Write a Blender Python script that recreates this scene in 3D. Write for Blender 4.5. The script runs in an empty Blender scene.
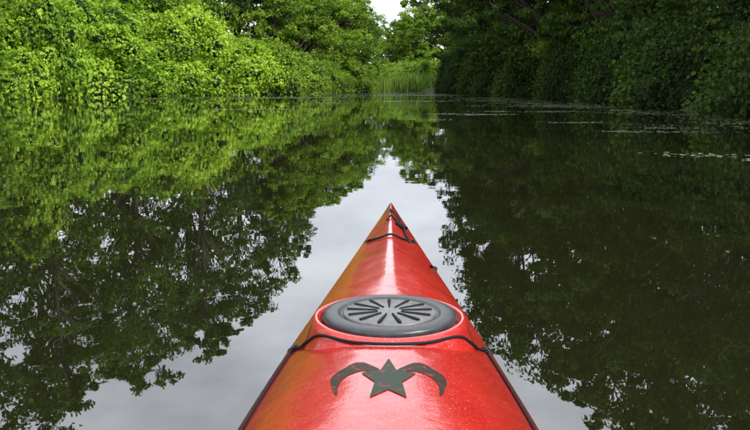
import bpy, math, numpy as np
from mathutils import Vector
S=bpy.context.scene
COL=S.collection
def R(a): return math.radians(a)

# ------------------------------------------------------------ node helpers
def mat(name):
    m=bpy.data.materials.new(name); m.use_nodes=True
    nt=m.node_tree; nt.nodes.clear()
    return m,nt,nt.nodes.new('ShaderNodeOutputMaterial')
def ramp(nt,stops):
    r=nt.nodes.new('ShaderNodeValToRGB'); e=r.color_ramp.elements
    while len(e)<len(stops): e.new(0.5)
    for i,(p,c) in enumerate(stops):
        e[i].position=p; e[i].color=(*c,1)
    return r
def noise(nt,scale,detail=4,rough=.55,coord='Object',stretch=None):
    tc=nt.nodes.new('ShaderNodeTexCoord'); n=nt.nodes.new('ShaderNodeTexNoise')
    n.inputs['Scale'].default_value=scale; n.inputs['Detail'].default_value=detail; n.inputs['Roughness'].default_value=rough
    if stretch:
        mp=nt.nodes.new('ShaderNodeMapping'); mp.inputs['Scale'].default_value=stretch
        nt.links.new(tc.outputs[coord],mp.inputs['Vector']); nt.links.new(mp.outputs[0],n.inputs['Vector'])
    else: nt.links.new(tc.outputs[coord],n.inputs['Vector'])
    return n

def leaf_mat(name,dark,mid,light,transl=.35,spec=.3):
    m,nt,out=mat(name); L=nt.links.new
    at=nt.nodes.new('ShaderNodeAttribute'); at.attribute_name='tone'
    oi=nt.nodes.new('ShaderNodeObjectInfo')
    ma=nt.nodes.new('ShaderNodeMath'); ma.operation='MULTIPLY_ADD'
    ma.inputs[1].default_value=.36; L(oi.outputs['Random'],ma.inputs[0]); ma.inputs[2].default_value=-.04
    mb=nt.nodes.new('ShaderNodeMath'); mb.operation='MULTIPLY_ADD'
    L(at.outputs['Fac'],mb.inputs[0]); mb.inputs[1].default_value=.72; L(ma.outputs[0],mb.inputs[2])
    r=ramp(nt,[(0.05,dark),(.5,mid),(.95,light)])
    L(mb.outputs[0],r.inputs[0])
    p=nt.nodes.new('ShaderNodeBsdfPrincipled'); p.inputs['Roughness'].default_value=.55
    p.inputs['Specular IOR Level'].default_value=spec
    L(r.outputs[0],p.inputs['Base Color'])
    t=nt.nodes.new('ShaderNodeBsdfTranslucent')
    mc=nt.nodes.new('ShaderNodeMix'); mc.data_type='RGBA'; mc.blend_type='MULTIPLY'; mc.inputs[0].default_value=1
    L(r.outputs[0],mc.inputs[6]); mc.inputs[7].default_value=(1.5,1.55,.5,1)
    L(mc.outputs[2],t.inputs['Color'])
    mx=nt.nodes.new('ShaderNodeMixShader'); mx.inputs[0].default_value=transl
    L(p.outputs[0],mx.inputs[1]); L(t.outputs[0],mx.inputs[2]); L(mx.outputs[0],out.inputs[0])
    return m
M_VINE=leaf_mat('vine_leaves',(.06,.135,.012),(.215,.365,.030),(.40,.55,.06),.36,.25)
M_BRIGHT=leaf_mat('bright_leaves',(.045,.105,.010),(.145,.25,.022),(.26,.38,.042),.38,.25)
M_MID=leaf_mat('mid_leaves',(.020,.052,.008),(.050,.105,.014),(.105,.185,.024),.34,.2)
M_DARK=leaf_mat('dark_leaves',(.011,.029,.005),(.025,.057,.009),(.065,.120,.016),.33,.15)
M_REED=leaf_mat('reed_leaves',(.05,.10,.015),(.11,.19,.03),(.19,.28,.05),.3)
def simple(name,c1,c2,scale,rough=.9,bump=.3,stretch=None):
    m,nt,out=mat(name); L=nt.links.new
    n=noise(nt,scale,6,.6,'Object',stretch); r=ramp(nt,[(.3,c1),(.7,c2)]); L(n.outputs[0],r.inputs[0])
    p=nt.nodes.new('ShaderNodeBsdfPrincipled'); p.inputs['Roughness'].default_value=rough
    L(r.outputs[0],p.inputs['Base Color'])
    if bump:
        b=nt.nodes.new('ShaderNodeBump'); b.inputs['Strength'].default_value=bump; b.inputs['Distance'].default_value=.02
        L(n.outputs[0],b.inputs['Height']); L(b.outputs[0],p.inputs['Normal'])
    L(p.outputs[0],out.inputs[0]); return m
M_BARK=simple('bark',(.03,.023,.018),(.085,.07,.055),6,.95,.6,(1,1,.25))
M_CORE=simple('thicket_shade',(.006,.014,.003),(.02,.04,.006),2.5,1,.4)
M_GROUND=simple('bank_soil',(.02,.03,.008),(.045,.075,.014),.8,1,.5)

# ------------------------------------------------------------ mesh helpers
def build(name,verts,faces_list,mats,tone=None,matidx=None,smooth=False):
    me=bpy.data.meshes.new(name)
    v=np.asarray(verts,dtype=np.float32)
    me.vertices.add(len(v)); me.vertices.foreach_set('co',v.ravel())
    loops=np.concatenate([np.asarray(f,dtype=np.int32).ravel() for f in faces_list])
    tot=np.concatenate([np.full(len(f),np.asarray(f).shape[1],dtype=np.int32) for f in faces_list])
    st=np.concatenate([[0],np.cumsum(tot)[:-1]]).astype(np.int32)
    me.loops.add(len(loops)); me.loops.foreach_set('vertex_index',loops)
    me.polygons.add(len(tot)); me.polygons.foreach_set('loop_start',st); me.polygons.foreach_set('loop_total',tot)
    for m in mats: me.materials.append(m)
    if matidx is not None: me.polygons.foreach_set('material_index',np.asarray(matidx,dtype=np.int32))
    me.update(calc_edges=True); me.validate()
    if tone is not None:
        a=me.attributes.new('tone','FLOAT','POINT'); a.data.foreach_set('value',np.asarray(tone,dtype=np.float32))
    me.polygons.foreach_set('use_smooth',np.full(len(me.polygons),smooth))
    return me
def add(name,me,loc=(0,0,0),rot=(0,0,0),scale=(1,1,1),parent=None):
    o=bpy.data.objects.new(name,me); COL.objects.link(o)
    o.location=loc; o.rotation_euler=rot; o.scale=scale
    if parent: o.parent=parent
    return o
def nrm(a): return a/np.maximum(np.linalg.norm(a,axis=-1,keepdims=True),1e-9)
def leaf_geo(rng,c,outn,L,W,droop=.5,rnd=.8):
    n=len(c)
    nn=nrm(outn+rng.normal(0,rnd,(n,3)))
    t=rng.normal(0,1,(n,3)); t[:,2]-=droop
    t=nrm(t-(t*nn).sum(1,keepdims=True)*nn); b=np.cross(nn,t)
    Ls=(L*rng.uniform(.6,1.4,n))[:,None]; Ws=Ls*W/L
    v=np.empty((n,4,3)); v[:,0]=c-t*Ls*.5; v[:,2]=c+t*Ls*.5
    v[:,1]=c-t*Ls*.08+b*Ws*.5+nn*Ls*.10; v[:,3]=c-t*Ls*.08-b*Ws*.5+nn*Ls*.10
    return v.reshape(-1,3), np.arange(n*4).reshape(n,4)
def tube(p,r,sides=6):
    p=np.asarray(p,float); r=np.asarray(r,float); k=len(p)
    d=nrm(np.gradient(p,axis=0)); up=np.where(np.abs(d[:,2:3])>.9,np.array([[1.,0,0]]),np.array([[0,0,1.]]))
    a=nrm(np.cross(up,d)); b=np.cross(d,a)
    th=np.linspace(0,2*np.pi,sides,endpoint=False)
    v=p[:,None,:]+r[:,None,None]*(a[:,None,:]*np.cos(th)[None,:,None]+b[:,None,:]*np.sin(th)[None,:,None])
    f=[]
    for i in range(k-1):
        for j in range(sides):
            j2=(j+1)%sides
            f.append((i*sides+j,i*sides+j2,(i+1)*sides+j2,(i+1)*sides+j))
    return v.reshape(-1,3),np.array(f)
class Acc:
    def __init__(s): s.v=[];s.q=[];s.m=[];s.t=[];s.n=0
    def add(s,v,q,m,t=.5):
        s.v.append(v); s.q.append(q+s.n); s.m.append(np.full(len(q),m)); s.t.append(np.broadcast_to(t,(len(v),)).astype(float)); s.n+=len(v)
    def mesh(s,name,mats,smooth=False):
        return build(name,np.concatenate(s.v),[np.concatenate(s.q)],mats,np.concatenate(s.t),np.concatenate(s.m),smooth)

def tree_mesh(name,seed,H,Rad,base,ncl,lpc,leafL,lm,crad=(.9,1.8),lean=0):
    rng=np.random.default_rng(seed); A=Acc()
    k=9; z=np.linspace(-.4,H*.93,k); wob=np.cumsum(rng.normal(0,.16*H/15,(k,2)),axis=0); wob[0]=0
    wob[:,0]+=lean*(np.clip(z,0,None)/H)**1.5*H
    tp=np.column_stack([wob,z]); tr=np.linspace(.017*H,.02,k); tr[0]*=1.35
    v,f=tube(tp,tr,8); A.add(v,f,0)
    for i in range(ncl):
        u=rng.uniform(0,1)**.8; hz=base*H+(H-base*H)*u
        env=Rad*(np.sin(np.pi*min(.93,(.14+.8*u)))**.75)
        a=rng.uniform(0,2*np.pi); rr=env*rng.uniform(.25,1)**.6*rng.uniform(.7,1.2)
        tx=np.interp(hz,z,tp[:,0]); ty=np.interp(hz,z,tp[:,1])
        c=np.array([tx+rr*math.cos(a),ty+rr*math.sin(a),hz])
        cr=rng.uniform(*crad)*(.65 if u>.85 else 1)
        h0=max(.12*H,hz-rr*rng.uniform(.5,1.0)-.5); h0=min(h0,z[-1])
        p0=np.array([np.interp(h0,z,tp[:,0]),np.interp(h0,z,tp[:,1]),h0])
        mid=(p0+c)/2+np.array([0,0,rr*.08])+rng.normal(0,.2,3)
        v,f=tube([p0,mid,c],[.012*H*(1-h0/H)+.03,.04,.015],4); A.add(v,f,0)
        nsub=5; tone=rng.uniform(.1,.9)
        for s_ in range(nsub):
            d=nrm(rng.normal(0,1,(1,3)))[0]; d[2]*=.6
            sc=c+d*cr*.78; sr=cr*rng.uniform(.32,.66)
            v,f=tube([c,sc],[.02,.008],3); A.add(v,f,0)
            n=int(lpc/nsub*rng.uniform(.6,1.4))
            dd=nrm(rng.normal(0,1,(n,3))); q=dd*(rng.uniform(0,1,(n,1))**.45)*sr
            q[:,2]*=.55; q[:,2]-=.12*(q[:,0]**2+q[:,1]**2)
            on=dd*.7+np.array([0,0,.8])
            v,f=leaf_geo(rng,sc+q,on,leafL,leafL*.55)
            A.add(v,f,1,np.repeat(np.clip(tone+rng.normal(0,.13,n),0,1),4))
    return A.mesh(name,[M_BARK,lm])

def thicket_mesh(name,seed,W,D,H,nm,leafL,lm,dens=1.0,hang=.35):
    rng=np.random.default_rng(seed); A=Acc()
    cs=[];rs=[]
    for i in range(nm):
        hz=rng.uniform(0,1)**1.1*H*.82+.3
        r=rng.uniform(.5,1.5)*(1.15-.45*hz/H)
        x=rng.uniform(-W/2,W/2)*(1-.35*hz/H); y=rng.uniform(-D/2,D/2)*(1-.45*hz/H)
        cs.append((x,y,hz)); rs.append((r*rng.uniform(.9,1.35),r,r*rng.uniform(.7,1.3)))
    cs=np.array(cs); rs=np.array(rs)
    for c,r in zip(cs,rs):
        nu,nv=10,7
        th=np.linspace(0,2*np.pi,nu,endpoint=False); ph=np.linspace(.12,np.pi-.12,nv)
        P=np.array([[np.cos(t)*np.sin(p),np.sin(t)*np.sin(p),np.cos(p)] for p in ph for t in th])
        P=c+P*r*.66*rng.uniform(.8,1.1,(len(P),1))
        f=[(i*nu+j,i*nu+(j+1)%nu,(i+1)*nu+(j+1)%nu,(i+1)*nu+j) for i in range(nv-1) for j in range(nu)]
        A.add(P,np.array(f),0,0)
    for c,r in zip(cs,rs):
        area=4*np.pi*(r.mean()**2); n=int(area*42*dens*(.25/leafL)**1.6)
        d=nrm(rng.normal(0,1,(n,3)))
        rad=1+rng.normal(0,.16,(n,1))+.22*np.sin(d[:,:1]*7+c[0])*np.cos(d[:,2:3]*6+c[2])
        p=c+d*r*rad
        p[:,2]-=hang*rng.uniform(0,1,n)*(1-d[:,2])*.6
        keep=p[:,2]>-.05
        for c2,r2 in zip(cs,rs):
            keep&=((((p-c2)/(r2*.80))**2).sum(1)>1)|(np.all(c2==c))
        p=p[keep]; d=d[keep]; n=len(p)
        tone=rng.uniform(.05,.95)
        v,f=leaf_geo(rng,p,d*1.0+np.array([0,0,.5]),leafL,leafL*.72,1.0,.7)
        A.add(v,f,1,np.repeat(np.clip(tone+rng.normal(0,.18,n),0,1),4))
    for i in range(nm*5):
        j=rng.integers(nm); d=nrm(rng.normal(0,1,(1,3)))[0]; d[2]=abs(d[2])
        p0=cs[j]+d*rs[j]*.9; ln=rng.uniform(.3,1.6); t=np.linspace(0,1,8)[:,None]
        pts=p0+d*ln*t+np.array([0,0,-.5])*t**2*ln
        pts=pts[pts[:,2]>0]
        if len(pts)<2: continue
        pp=np.repeat(pts,3,axis=0)+rng.normal(0,.07,(len(pts)*3,3))
        v,f=leaf_geo(rng,pp,np.tile(d,(len(pp),1)),leafL*.85,leafL*.6)
        A.add(v,f,1,rng.uniform(.4,1))
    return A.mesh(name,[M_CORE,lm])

# ------------------------------------------------------------ river outline
LY=np.array([-400,-40,0,20,43,50,60,70,80,90,100,106]); LX=np.array([-28,-25,-24,-23.2,-22,-19,-14,-7.6,-4.6,-1.6,1.0,3])
RY=np.array([-400,-40,0,10,19,24,36,43,54,65,75,85,96,103,106]); RX=np.array([9,9,9.2,9.6,10,10.7,11.2,10.9,9.6,9,8.6,8.7,8.8,6,3])
def xl(y): return np.interp(y,LY,LX)
def xr(y): return np.interp(y,RY,RX)
def axis(lo,hi,f0,f1,st):
    core=np.arange(f0,f1+.01,st)
    neg=[];x=f0;d=st
    while x>lo: d*=1.4;x-=d;neg.append(x)
    pos=[];x=f1;d=st
    while x<hi: d*=1.4;x+=d;pos.append(x)
    return np.array(neg[::-1]+list(core)+pos)
gx=axis(-700,700,-34,22,.8); gy=axis(-400,900,-45,125,1.2)
X,Y=np.meshgrid(gx,gy)
din=np.minimum(X-xl(Y),xr(Y)-X); din=np.where(Y>106,-(Y-104),din)
wob=.35*np.sin(X*1.3+Y*.9)+.3*np.sin(Y*1.7-X*.5)
e=-(din+wob)
Z=np.clip(e*.45+.02,-1.3,.5)+np.clip((e-3)*.03,0,1.2)+np.where(e>1,.12*np.sin(X*.9)*np.cos(Y*.7),0)
nx,ny=len(gx),len(gy)
idx=np.arange(nx*ny).reshape(ny,nx)
q=np.stack([idx[:-1,:-1],idx[:-1,1:],idx[1:,1:],idx[1:,:-1]],-1).reshape(-1,4)
add('ground',build('ground',np.stack([X,Y,Z],-1).reshape(-1,3),[q],[M_GROUND],smooth=True))

# ------------------------------------------------------------ water
m,nt,out=mat('river_water'); L=nt.links.new
n1=noise(nt,1.0,3,.5,'Object',(1,.8,1)); n2=noise(nt,7,2,.5); n3=noise(nt,.12,2,.5)
mr=nt.nodes.new('ShaderNodeMapRange'); L(n3.outputs[0],mr.inputs[0]); mr.inputs[1].default_value=.35; mr.inputs[2].default_value=.65; mr.inputs[3].default_value=.15; mr.inputs[4].default_value=1
b1=nt.nodes.new('ShaderNodeBump'); b1.inputs['Distance'].default_value=.0028
L(mr.outputs[0],b1.inputs['Strength']); L(n1.outputs[0],b1.inputs['Height'])
b2=nt.nodes.new('ShaderNodeBump'); b2.inputs['Distance'].default_value=.0002; b2.inputs['Strength'].default_value=1
L(n2.outputs[0],b2.inputs['Height']); L(b1.outputs[0],b2.inputs['Normal'])
df=nt.nodes.new('ShaderNodeBsdfDiffuse'); df.inputs['Color'].default_value=(.009,.0095,.0035,1)
gl=nt.nodes.new('ShaderNodeBsdfGlossy'); gl.inputs['Roughness'].default_value=.008; gl.inputs['Color'].default_value=(.96,.975,.99,1)
L(b2.outputs[0],gl.inputs['Normal'])
fr=nt.nodes.new('ShaderNodeFresnel'); fr.inputs['IOR'].default_value=2.25; L(b2.outputs[0],fr.inputs['Normal'])
mx=nt.nodes.new('ShaderNodeMixShader'); L(fr.outputs[0],mx.inputs[0]); L(df.outputs[0],mx.inputs[1]); L(gl.outputs[0],mx.inputs[2]); L(mx.outputs[0],out.inputs[0])
M_WATER=m
add('river_water',build('river_water',[(-60,-400,0),(60,-400,0),(60,150,0),(-60,150,0)],[np.array([[0,1,2,3]])],[M_WATER]))

# ------------------------------------------------------------ vegetation meshes
T_tall=[tree_mesh('tall_tree_a',11,20,4.6,.20,78,165,.30,M_MID,(.8,1.6)),
        tree_mesh('tall_tree_b',12,20,5.2,.24,78,165,.30,M_MID,(.8,1.8)),
        tree_mesh('tall_tree_c',13,20,4.0,.16,70,165,.29,M_MID,(.7,1.5))]
T_lite=[tree_mesh('light_tree_a',21,12,3.6,.06,85,270,.26,M_BRIGHT,(.7,1.4)),
        tree_mesh('light_tree_b',22,12,4.0,.08,85,270,.26,M_BRIGHT,(.7,1.5))]
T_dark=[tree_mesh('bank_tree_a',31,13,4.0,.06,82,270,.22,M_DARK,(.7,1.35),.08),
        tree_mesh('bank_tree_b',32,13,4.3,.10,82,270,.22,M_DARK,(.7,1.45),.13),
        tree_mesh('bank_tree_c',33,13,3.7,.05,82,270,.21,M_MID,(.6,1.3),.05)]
K_vine=[thicket_mesh('vine_a',41,8,4.5,6.5,40,.24,M_VINE),thicket_mesh('vine_b',42,7,4.5,7.5,40,.23,M_VINE),thicket_mesh('vine_c',43,9,4.5,5.2,38,.23,M_VINE),thicket_mesh('vine_d',44,6,4,7.0,32,.27,M_BRIGHT)]
K_mid=[thicket_mesh('shrub_a',51,6,3.5,4.2,24,.21,M_BRIGHT),thicket_mesh('shrub_b',52,7,4,3.4,24,.21,M_BRIGHT)]
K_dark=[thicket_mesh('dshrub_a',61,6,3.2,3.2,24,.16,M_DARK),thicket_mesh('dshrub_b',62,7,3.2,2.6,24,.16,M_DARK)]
rng=np.random.default_rng(5)
def put(name,me,x,y,s,sz=None,z=.3,rot=None):
    sz=sz or s
    add(name,me,(x,y,z),(0,0,rng.uniform(0,6.28) if rot is None else rot),(s,s,sz))
y=-14.
i=0
while y<66:
    dx=xl(y+1)-xl(y-1); ang=math.atan2(2,dx)
    k=K_vine[[0,1,3,2,0,1,2,1][i%8]]
    if not (56.5<y<60): put('vine_thicket',k,xl(y)-1.0,y+.6,rng.uniform(.85,1.12),rng.uniform(.7,1.15),-.1,ang+rng.choice([0,math.pi])+rng.uniform(-.2,.2))
    if y>28 and i%3!=2: put('vine_thicket',K_vine[(i+1)%3],xl(y)-5.0,y+2.5,rng.uniform(1.1,1.35),rng.uniform(1.1,1.6),.2,ang+rng.uniform(-.3,.3))
    y+=6 if y<28 else 4.0; i+=1
for (x,y,h) in [(-29,2,21),(-30,16,24),(-29.5,25,26),(-29,33,28),(-28.5,40,28.5),(-27,47,27),(-23.5,54,23.5),(-20,61,24.5),(-16.5,68,24.5),
                (-36,38,28),(-34,50,27),(-29,61,27),(-24,69,27),(-19.5,76,26),(-15,76.5,24.5),(-11.5,80,21.5),(-9,85.5,18.5)]:
    put('tall_tree',T_tall[rng.integers(3)],x+rng.uniform(-.6,.6),y,h/20*rng.uniform(.9,1.0),h/20)
for (x,y,s) in [(-9.6,69,1.05),(-8,73,1.0),(-6.4,77,1),(-5,83,.9),(-3.2,88,.85),(-1.6,93,.7)]:
    put('bank_shrub',K_mid[rng.integers(2)],x,y,s,s*1.05,0)
for (x,y,h) in [(-10.5,75,13),(-8.2,82,13.5),(-5.6,87,13),(-3.6,93,12.5),(-2.6,98,11.5),(-7,94,14)]:
    put('willow_tree',T_lite[rng.integers(2)],x,y,h/12,h/12)
for (x,y,h) in [(6.6,121,14.8),(8.6,126,12.5),(5.0,125,11.5),(6.2,117,10),(0.8,126,9.5),(3,121,9),(-5,124,11),(12,120,14),(15,124,15),(-11,124,13),(22,122,15)]:
    put('far_tree',T_lite[rng.integers(2)],x,y,h/12*1.0,h/12)
for (x,y,s) in [(4.6,108,1.05),(7.2,108.5,1.0),(5.8,110,1.15),(-1,108,.7),(-5,107,.9),(1.5,112,1.0),(9.5,110,1)]:
    put('bank_shrub',K_mid[rng.integers(2)],x,y,s,s*.95,.1)
y=-14.;i=0
while y<98:
    ang=math.atan2(2,xr(y+1)-xr(y-1))
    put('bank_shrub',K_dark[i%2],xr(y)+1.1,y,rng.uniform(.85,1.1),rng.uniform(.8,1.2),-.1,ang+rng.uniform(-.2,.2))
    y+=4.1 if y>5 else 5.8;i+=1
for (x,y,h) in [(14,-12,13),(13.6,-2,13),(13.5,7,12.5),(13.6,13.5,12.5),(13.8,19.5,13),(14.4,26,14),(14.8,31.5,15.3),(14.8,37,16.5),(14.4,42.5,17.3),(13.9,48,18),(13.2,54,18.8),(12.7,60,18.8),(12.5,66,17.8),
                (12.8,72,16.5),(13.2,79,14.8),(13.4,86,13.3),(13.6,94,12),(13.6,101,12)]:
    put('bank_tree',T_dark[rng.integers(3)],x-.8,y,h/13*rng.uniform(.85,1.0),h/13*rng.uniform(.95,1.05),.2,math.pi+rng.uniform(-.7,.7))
for (x,y,h) in [(20,17,14),(20.5,27,15),(20.5,37,16),(20,47,17),(19.5,56,19),(19,65,18),(18.5,75,16),(18,87,15)]:
    put('tall_tree',T_tall[rng.integers(3)],x,y,h/19,h/20)
for (x,y,h) in [(11.6,62,8.0),(13,47,8.5),(12.2,76,7.5)]:
    put('willow_tree',T_lite[rng.integers(2)],x,y,h/12,h/12)

def reeds(name,seed,cx,cy,w,d,n,h):
    r=np.random.default_rng(seed); A=Acc()
    p=np.column_stack([cx+r.normal(0,w/2,n),cy+r.normal(0,d/2,n),np.full(n,-.1)])
    hh=h*r.uniform(.5,1.1,n)*np.exp(-((p[:,0]-cx)/w)**2*.5); ln=r.normal(0,.18,(n,2))*hh[:,None]; a=r.uniform(0,np.pi,n); wd=.04
    o=np.column_stack([np.cos(a),np.sin(a),0*a])*wd
    top=p+np.column_stack([ln,hh])
    mid=(p+top)/2-np.column_stack([ln*.15,0*hh])
    v=np.stack([p-o*.6,p+o*.6,mid+o,mid-o,top+o*.15,top-o*.15],1).reshape(-1,3)
    b=np.arange(n)[:,None]*6
    f=np.concatenate([b+np.array([[0,1,2,3]]),b+np.array([[3,2,4,5]])])
    A.add(v,f,0,np.repeat(r.uniform(.1,.9,n),6)); add(name,A.mesh(name,[M_REED]))
reeds('reed_bed',3,.4,99.5,1.8,2,1500,2.0)
reeds('reed_bed',4,5.2,104,4.0,2,2600,2.6)

# ------------------------------------------------------------ floating leaves
m,nt,out=mat('lily_pad'); L=nt.links.new
g=nt.nodes.new('ShaderNodeNewGeometry'); r=ramp(nt,[(0,(.08,.12,.05)),(.6,(.18,.21,.12)),(1,(.34,.34,.25))]); L(g.outputs['Random Per Island'],r.inputs[0])
p=nt.nodes.new('ShaderNodeBsdfPrincipled'); p.inputs['Roughness'].default_value=.35; L(r.outputs[0],p.inputs['Base Color']); L(p.outputs[0],out.inputs[0])
M_PAD=m
def pads(name,seed,patches):
    r=np.random.default_rng(seed); C=[]
    for (cx,cy,sx,sy,n) in patches:
        k=max(1,n//12); cc=np.column_stack([r.normal(cx,sx,k),r.normal(cy,sy,k)])
        for c in cc: C.append(c+r.normal(0,1,(r.integers(3,22),2))*np.array([.26,.11]))
    C=np.concatenate(C); C=C[(C[:,0]>xl(C[:,1])+.1)&(C[:,0]<xr(C[:,1])-.1)]
    n=len(C); th=np.linspace(.25,2*np.pi-.25,9); rad=r.uniform(.012,.050,n)*np.clip(C[:,1]/22,.75,1.4)
    a0=r.uniform(0,6.28,n)
    P=np.zeros((n,10,3)); P[:,0,:2]=C; ang=a0[:,None]+th[None]
    P[:,1:,0]=C[:,:1]+np.cos(ang)*rad[:,None]*r.uniform(.88,1.1,(n,9)); P[:,1:,1]=C[:,1:]+np.sin(ang)*rad[:,None]
    P[:,:,2]=(.003+r.uniform(0,.003,n))[:,None]; P[:,1:,2]+=r.uniform(0,.003,(n,9))
    b=np.arange(n)[:,None]*10; f=np.concatenate([b+np.array([[0,i,i+1]]) for i in range(1,9)])
    add(name,build(name,P.reshape(-1,3),[f],[M_PAD]))
pads('lily_pads',7,[(3,21,.7,.4,260),(5.2,23,.9,.4,330),(4.4,16,.25,.2,80),(4.9,13,.35,.2,130),(3.95,8.6,.22,.10,50),(4.3,8.0,.16,.08,40),(6.5,14,.8,.8,260),
   (-3.9,25,.8,.15,300),(-6,50,3,.8,1500),(-9,47,4,.7,1100),(-12,44,3,.4,450),(0,60,4,2,1400),(7.6,30,1.3,2.5,1300),(8.4,22,.8,2.4,800),(7.4,42,1.5,5,1900),(4,62,2.5,5,2000),(2,78,3,6,2000),(-4,66,2,3,1000),(-15,45,3,1,600),(1.2,17.5,.3,.2,36),(7.5,10.5,.6,.7,150),(-2,34,.4,.2,150),(8,17,.6,2.4,450),(2,38,2.5,.4,350),(-8,33,1.5,.3,160)])

# ------------------------------------------------------------ kayak
m,nt,out=mat('red_gelcoat'); L=nt.links.new
n=noise(nt,5,5,.6); r=ramp(nt,[(.3,(.36,.012,.011)),(.7,(.47,.024,.016))]); L(n.outputs[0],r.inputs[0])
sp=noise(nt,230,2,.6); rs=ramp(nt,[(.62,(0,0,0)),(.70,(1,1,1))]); L(sp.outputs[0],rs.inputs[0])
mc=nt.nodes.new('ShaderNodeMix'); mc.data_type='RGBA'; L(rs.outputs[0],mc.inputs[0]); L(r.outputs[0],mc.inputs[6]); mc.inputs[7].default_value=(.46,.15,.11,1)
p=nt.nodes.new('ShaderNodeBsdfPrincipled'); L(mc.outputs[2],p.inputs['Base Color'])
n2=noise(nt,14,5,.7); rr=ramp(nt,[(.35,(.14,)*3),(.75,(.36,)*3)]); L(n2.outputs[0],rr.inputs[0]); L(rr.outputs[0],p.inputs['Roughness'])
p.inputs['Specular IOR Level'].default_value=.3
p.inputs['Coat Weight'].default_value=1; p.inputs['Coat Roughness'].default_value=.02; p.inputs['Coat IOR'].default_value=1.55
b=nt.nodes.new('ShaderNodeBump'); b.inputs['Strength'].default_value=.35; b.inputs['Distance'].default_value=.0015
L(sp.outputs[0],b.inputs['Height']); L(b.outputs[0],p.inputs['Normal'])
n4=noise(nt,7,3,.5); bc=nt.nodes.new('ShaderNodeBump'); bc.inputs['Strength'].default_value=.6; bc.inputs['Distance'].default_value=.008; L(n4.outputs[0],bc.inputs['Height']); L(bc.outputs[0],b.inputs['Normal'])
n5_=noise(nt,190,2,.5); bd=nt.nodes.new('ShaderNodeBump'); bd.inputs['Strength'].default_value=.3; bd.inputs['Distance'].default_value=.0010; L(n5_.outputs[0],bd.inputs['Height']); L(bc.outputs[0],bd.inputs['Normal']); L(bd.outputs[0],p.inputs['Coat Normal'])
L(p.outputs[0],out.inputs[0]); M_RED=m
def plain(name,c,rough,spec=.5,bump=0,bs=80):
    m,nt,out=mat(name); L=nt.links.new; p=nt.nodes.new('ShaderNodeBsdfPrincipled')
    n=noise(nt,bs,4,.6); r=ramp(nt,[(.3,tuple(x*.75 for x in c)),(.7,tuple(x*1.25 for x in c))]); L(n.outputs[0],r.inputs[0]); L(r.outputs[0],p.inputs['Base Color'])
    p.inputs['Roughness'].default_value=rough; p.inputs['Specular IOR Level'].default_value=spec
    if bump:
        b=nt.nodes.new('ShaderNodeBump'); b.inputs['Distance'].default_value=bump; L(n.outputs[0],b.inputs['Height']); L(b.outputs[0],p.inputs['Normal'])
    L(p.outputs[0],out.inputs[0]); return m
M_RUB=plain('black_rubber',(.03,.031,.033),.45,.4,.0006)
M_FLG=plain('hatch_flange',(.034,.036,.040),.36,.45,.0005,60)
M_GREY=plain('hatch_plastic',(.115,.118,.122),.42,.45,.0005,60)
M_CORD=plain('black_cord',(.010,.010,.011),.7,.2,.0008,400)
def worn(name,c,thr):
    m,nt,out=mat(name); L=nt.links.new; p=nt.nodes.new('ShaderNodeBsdfPrincipled')
    n=noise(nt,60,5,.7); r=ramp(nt,[(thr,c),(thr+.10,(.20,.03,.025))]); L(n.outputs[0],r.inputs[0]); L(r.outputs[0],p.inputs['Base Color'])
    p.inputs['Roughness'].default_value=.45; p.inputs['Specular IOR Level'].default_value=.15; L(p.outputs[0],out.inputs[0]); return m
M_GRN=worn('green_decal',(.022,.034,.022),.57)
M_BLK=worn('dark_decal',(.024,.019,.012),.55)
kayak=bpy.data.objects.new('kayak',None); COL.objects.link(kayak)
kayak.location=(-.005,0,0); kayak.rotation_euler=(0,0,-R(1.37))
ks=np.array([-2.5,-2.2,-1.6,-.8,0,.5,.9,1.2,1.53,1.84,2.165,2.456,2.7,2.8])
kb=np.array([.008,.07,.19,.28,.305,.30,.288,.268,.224,.174,.119,.066,.022,.007])
ke=np.array([.34,.31,.26,.22,.205,.205,.21,.22,.243,.267,.295,.328,.353,.362])
kc=np.array([.35,.335,.30,.28,.30,.335,.345,.338,.333,.336,.345,.357,.368,.371])
kk=np.array([.30,.05,-.08,-.11,-.12,-.12,-.12,-.11,-.10,-.08,-.04,.05,.20,.31])
def sm(xs,ys):
    g=np.linspace(-2.5,2.8,531); v=np.interp(g,xs,ys); k=np.hanning(31); k/=k.sum()
    vp=np.concatenate([2*v[0]-v[15:0:-1],v,2*v[-1]-v[-2:-17:-1]]); return g,np.convolve(vp,k,'valid')
G,B=sm(ks,kb);_,E=sm(ks,ke);_,C=sm(ks,kc);_,K=sm(ks,kk)
def P_(s): return np.interp(s,[1.0,1.7,2.3,2.8],[2.5,2.0,1.45,1.3])
def deck_z(x,s):
    b=np.interp(s,G,B); e=np.interp(s,G,E); c=np.interp(s,G,C); u=np.clip(np.abs(x)/b,0,1)
    rid=np.interp(s,[1.5,1.8,2.4,2.8],[0,.010,.010,0])*np.exp(-(x/.035)**2)
    return e+(c-e)*(1-np.sqrt(u*u+.0009)**P_(s))+rid*(1-u)
st=np.linspace(-2.5,2.8,266); nd=37
us=np.sin(np.linspace(-1,1,nd)*np.pi/2)
V=[];cock=(-.28,.40,.205)
for s in st:
    b=np.interp(s,G,B)
    x=us*b*.985; V.append(np.column_stack([x,np.full(nd,s),deck_z(x,s)]))
V=np.concatenate(V); f=[]
for i in range(len(st)-1):
    for j in range(nd-1):
        q4=(i*nd+j,i*nd+j+1,(i+1)*nd+j+1,(i+1)*nd+j); c=V[list(q4)].mean(0)
        if (c[0]/cock[2])**2+((c[1]-cock[0])/cock[1])**2<1: continue
        f.append(q4)
add('deck',build('deck',V,[np.array(f)],[M_RED],smooth=True),parent=kayak)
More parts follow.
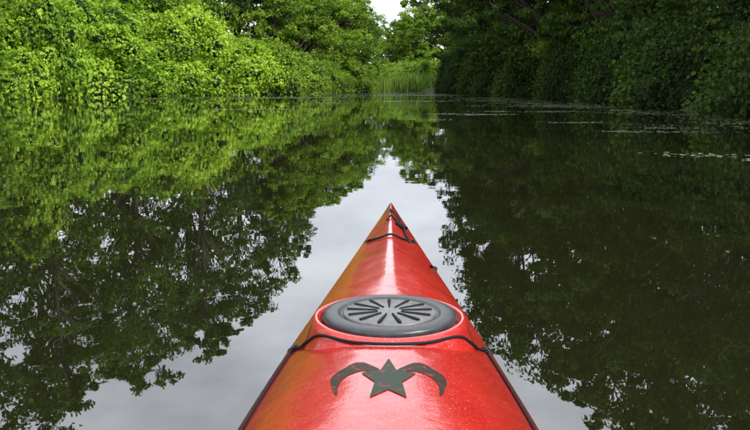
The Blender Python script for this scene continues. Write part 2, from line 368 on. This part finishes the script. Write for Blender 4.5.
V=[];nh=31;ph=np.linspace(0,np.pi,nh)
for s in st:
    b=np.interp(s,G,B);e=np.interp(s,G,E);k=np.interp(s,G,K); z0=deck_z(b*.985,s)
    xx=np.cos(ph);zz=np.sin(ph)
    x=np.sign(xx)*np.abs(xx)**.75*b; z=e-(e-k)*zz**.9
    x=np.concatenate([[b*.984,b*.997],x,[-b*.997,-b*.984]]); z=np.concatenate([[z0+.0005,z0-.003],z-.010*(1-zz),[z0-.003,z0+.0005]])
    V.append(np.column_stack([x,np.full(len(x),s),z]))
nn=nh+4;V=np.concatenate(V);f=[(i*nn+j,i*nn+j+1,(i+1)*nn+j+1,(i+1)*nn+j) for i in range(len(st)-1) for j in range(nn-1)]
add('hull',build('hull',V,[np.array(f)],[M_RED],smooth=True),parent=kayak)
for sg,nm in ((1,'seam_r'),(-1,'seam_l')):
    ss=np.linspace(-2.45,2.76,120); b=np.interp(ss,G,B)
    p3=np.column_stack([sg*(b+.0005),ss,np.interp(ss,G,E)-.013]); v,q=tube(p3,np.full(120,.0045),6)
    add(nm,build(nm,v,[q],[M_RED],smooth=True),parent=kayak)
def ringmesh(name,prof,mt,cy,closed_in=False,zf=None,n=96,parent=kayak):
    th=np.linspace(0,2*np.pi,n,endpoint=False);V=[]
    for rx,ry,dz in prof:
        x=np.cos(th)*rx;y=cy+np.sin(th)*ry;V.append(np.column_stack([x,y,zf(x,y)+dz]))
    k=len(prof);V=np.concatenate(V);f=[(i*n+j,i*n+(j+1)%n,(i+1)*n+(j+1)%n,(i+1)*n+j) for i in range(k-1) for j in range(n)]
    fl=[np.array(f)]
    if closed_in: fl.append(np.arange((k-1)*n,k*n)[None,:])
    return add(name,build(name,V,fl,[mt],smooth=True),parent=parent)
dz=lambda x,y:deck_z(x,y)
ringmesh('coaming',[(.20,.40,-.03),(.205,.405,.03),(.225,.425,.034),(.225,.425,.028),(.212,.412,.022),(.212,.412,-.004)],M_RUB,-.28,zf=dz)
ringmesh('cockpit_floor',[(.205,.405,.2),(.20,.40,.04),(.19,.39,.03)],M_RUB,-.28,True,zf=lambda x,y:0*x)
ringmesh('seat',[(.17,.19,.03),(.18,.20,.10),(.16,.18,.085),(.1,.12,.06)],M_RUB,-.38,True,zf=lambda x,y:0*x)
HC=1.475; hb=lambda x,y: .340+0*x+(y-HC)*.01
def hz(x,y): return hb(x,y)
def mixz(k): return lambda x,y:(deck_z(x,y)*(1-k)+hb(x,y)*k)
n=96;tt=np.linspace(0,2*np.pi,n,endpoint=False)
prof=[(.186,.172,-.004,0.),(.174,.161,.000,.25),(.165,.153,.000,.7),(.159,.147,.004,1),(.153,.141,.005,1),(.148,.136,.001,1),(.145,.133,-.006,1),(.10,.10,-.008,1)]
V=[]
for rx,ry,d,k in prof:
    x=np.cos(tt)*rx;y=HC+np.sin(tt)*ry;V.append(np.column_stack([x,y,mixz(k)(x,y)+d]))
V=np.concatenate(V);k=len(prof);f=[(i*n+j,i*n+(j+1)%n,(i+1)*n+(j+1)%n,(i+1)*n+j) for i in range(k-1) for j in range(n)]
add('hatch_rim',build('hatch_rim',V,[np.array(f)],[M_RED],smooth=True),parent=kayak)
def top_z(x,y):
    rho=np.sqrt((x/.186)**2+((y-HC)/.172)**2); kk_=np.interp(rho,[.855,.887,.935,1.0],[1,.7,.25,0]); add_=np.interp(rho,[.855,.887],[.004,0])
    return np.maximum(deck_z(x,y),deck_z(x,y)*(1-kk_)+hb(x,y)*kk_+add_)
ringmesh('hatch_cover',[(.139,.127,-.004),(.1405,.1285,.004),(.139,.127,.009),(.134,.122,.0115),(.126,.114,.0125),(.112,.101,.0125),(.107,.096,.0115),(.104,.093,.009),(.101,.090,.008)],M_FLG,HC,True,zf=hz)
ringmesh('hatch_panel',[(.0985,.0875,.0075),(.098,.087,.0105),(.095,.084,.0120),(.05,.045,.0130)],M_GREY,HC,True,zf=hz)
RV=Acc()
for i in range(13):
    a=2*np.pi*i/13+.13; d=np.array([math.cos(a),math.sin(a)]);pp=np.array([-d[1],d[0]])
    sec=[]
    for t_,w_ in ((.026,.0016),(.05,.0030),(.080,.0044),(.090,.0030)):
        c=np.array([d[0]*t_,HC+d[1]*t_*.90])
        z=.340+.0125
        for o_,h_ in ((-1,0),(-.7,.0030),(.7,.0030),(1,0)):
            sec.append((c[0]+pp[0]*w_*o_,c[1]+pp[1]*w_*o_,z+h_))
    sec=np.array(sec);f=[(r_*4+j,r_*4+j+1,(r_+1)*4+j+1,(r_+1)*4+j) for r_ in range(3) for j in range(3)]+[(0,1,2,3),(12,13,14,15)]
    RV.add(sec,np.array(f),0)
add('hatch_ribs',RV.mesh('hatch_ribs',[M_CORD]),parent=kayak)
def decal(name,polys,mt,lift=.0014):
    A=Acc()
    for (outer,inner) in polys:
        o_=np.array(outer);i_=np.array(inner); n=len(o_); m_=5
        V=[]
        for k in range(m_):
            p2=o_+(i_-o_)*k/(m_-1); V.append(np.column_stack([p2,deck_z(p2[:,0],p2[:,1])+lift]))
        V=np.concatenate(V);f=[(k*n+j,k*n+j+1,(k+1)*n+j+1,(k+1)*n+j) for k in range(m_-1) for j in range(n-1)]
        A.add(V,np.array(f),0)
    add(name,A.mesh(name,[mt]),parent=kayak)
def cres(sg):
    t=np.linspace(R(-50),R(172),36); w=np.sin(np.linspace(0,np.pi,36))**.8
    cx,cy=.054,1.150
    o=[];i=[]
    for a,ww in zip(t,w):
        ro=.043+.002*math.sin(a*5); ri=.043-.025*ww
        o.append((sg*(cx+ro*math.cos(a)),cy+ro*1.75*math.sin(a))); i.append((sg*(cx+ri*math.cos(a)),cy+ri*1.6*math.sin(a)))
    return o,i
decal('emblem_wings',[cres(1),cres(-1)],M_BLK,.0008)
pts=[];n5=10
for i in range(n5+1):
    a=math.pi/2+2*math.pi*i/n5; r_=.052 if i%2==0 else .025; pts.append((r_*math.cos(a)*.95,1.145+r_*1.85*math.sin(a)))
dense=[]
for a,b_ in zip(pts[:-1],pts[1:]):
    for t in (0,.34,.67): dense.append((a[0]+(b_[0]-a[0])*t,a[1]+(b_[1]-a[1])*t))
dense.append(pts[-1])
decal('emblem_star',[(dense,[(0,1.145)]*len(dense))],M_GRN,.0014)
def cord(name,pts,r=.003,lift=.004,mt=M_CORD,n=60,zf=deck_z):
    pts=np.array(pts,float); d=np.concatenate([[0],np.cumsum(np.linalg.norm(np.diff(pts[:,:2],axis=0),axis=1))]); t=np.linspace(0,d[-1],n)
    x=np.interp(t,d,pts[:,0]);y=np.interp(t,d,pts[:,1]);l=np.interp(t,d,pts[:,2])
    k=np.hanning(7);k/=k.sum()
    xs=x.copy();ys=y.copy();xs[3:-3]=np.convolve(x,k,'valid');ys[3:-3]=np.convolve(y,k,'valid')
    P=np.column_stack([xs,ys,zf(xs,ys)+lift+l]); v,q=tube(P,np.full(n,r),8)
    add(name,build(name,v,[q],[mt],smooth=True),parent=kayak)
xx=np.linspace(-.207,.207,33)
cord('front_bungee',[(x,1.308+.177*(abs(x)/.207)**2.0,.001) for x in xx],.0030,zf=top_z,n=90,lift=.003)
for sg,nm in ((1,'r'),(-1,'l')):
    cord('deck_line_'+nm,[(sg*.207,1.485,0),(sg*.228,1.35,0),(sg*.245,1.2,0),(sg*.262,1.0,0),(sg*.27,.7,0),(sg*.27,.4,0)],.003)
cord('bow_bungee',[(-.075,2.30,0),(-.03,2.235,.002),(0,2.225,.002),(.04,2.24,.002),(.078,2.30,0)],.0034)
cord('bow_toggle_cord',[(.0,2.62,0),(.012,2.54,.012),(.030,2.47,.012),(.045,2.40,.004),(.05,2.32,.002),(.06,2.27,0)],.0036)
cord('bow_loop',[(-.012,2.46,0),(0,2.50,.004),(.02,2.47,.002),(.045,2.43,0)],.0034)
cord('toggle',[(.02,2.425,.004),(.052,2.40,.006)],.008,n=12)
def fitting(name,x,s,rot=0,sc=1):
    import bmesh
    bm=bmesh.new(); bmesh.ops.create_cube(bm,size=1)
    for v_ in bm.verts: v_.co.x*=.016*sc;v_.co.y*=.034*sc;v_.co.z*=.009*sc
    bmesh.ops.bevel(bm,geom=bm.edges[:],offset=.0035*sc,segments=2,affect='EDGES')
    me=bpy.data.meshes.new(name);bm.to_mesh(me);bm.free();me.materials.append(M_RUB)
    add(name,me,(x,s,float(deck_z(x,s))+.004),(0,math.copysign(.35,x),rot),parent=kayak)
for i,(x,s,r_) in enumerate([(.207,1.487,.3),(-.207,1.487,-.3),(.268,.9,.1),(-.268,.9,-.1),(.076,2.30,.3),(-.075,2.30,-.3),(0,2.62,0),(.060,2.26,.2)]):
    fitting('deck_fitting_%d'%i,x,s,r_,1 if i<4 else .75)
v,q=tube([(.118,2.06,.30),(.133,2.10,.285),(.136,2.13,.27)],[.006,.007,.004],8)
add('side_cleat',build('side_cleat',v,[q],[M_RUB],smooth=True),parent=kayak)

# ------------------------------------------------------------ sky + sun
w=bpy.data.worlds.new('World');S.world=w;w.use_nodes=True;nt=w.node_tree;nt.nodes.clear();L=nt.links.new
SE,SA=47,128   # elevation, azimuth clockwise from +Y
sky=nt.nodes.new('ShaderNodeTexSky');sky.sky_type='NISHITA';sky.sun_disc=False;sky.sun_elevation=R(SE);sky.sun_rotation=R(SA);sky.dust_density=2.5
tc=nt.nodes.new('ShaderNodeTexCoord');mp=nt.nodes.new('ShaderNodeMapping');mp.inputs['Scale'].default_value=(1,1,2.6);L(tc.outputs['Generated'],mp.inputs['Vector'])
cn=nt.nodes.new('ShaderNodeTexNoise');cn.inputs['Scale'].default_value=2.3;cn.inputs['Detail'].default_value=7;cn.inputs['Roughness'].default_value=.55;L(mp.outputs[0],cn.inputs['Vector'])
cr=ramp(nt,[(.35,(.45,)*3),(.64,(1,)*3)]);L(cn.outputs[0],cr.inputs[0])
mx=nt.nodes.new('ShaderNodeMix');mx.data_type='RGBA';L(cr.outputs[0],mx.inputs[0]);L(sky.outputs[0],mx.inputs[6]);mx.inputs[7].default_value=(21,21.6,23.2,1)
bg=nt.nodes.new('ShaderNodeBackground');bg.inputs['Strength'].default_value=.1;L(mx.outputs[2],bg.inputs['Color'])
wo=nt.nodes.new('ShaderNodeOutputWorld');L(bg.outputs[0],wo.inputs[0])
sd=bpy.data.lights.new('sun','SUN');sd.energy=5;sd.angle=R(.6);sd.color=(1,.95,.84)
so=bpy.data.objects.new('sun',sd);COL.objects.link(so)
d=Vector((math.cos(R(SE))*math.sin(R(SA)),math.cos(R(SE))*math.cos(R(SA)),math.sin(R(SE))))
so.rotation_euler=d.to_track_quat('Z','Y').to_euler();so.location=(20,-10,40)

cam=bpy.data.cameras.new('camera');cam.lens=35;cam.sensor_width=36;cam.clip_start=.05;cam.clip_end=2000
co=bpy.data.objects.new('camera',cam);COL.objects.link(co);co.location=(0,0,.82);co.rotation_euler=(R(90-10.1),0,0)
S.camera=co
S.view_settings.view_transform='Standard';S.view_settings.look='None';S.view_settings.exposure=0
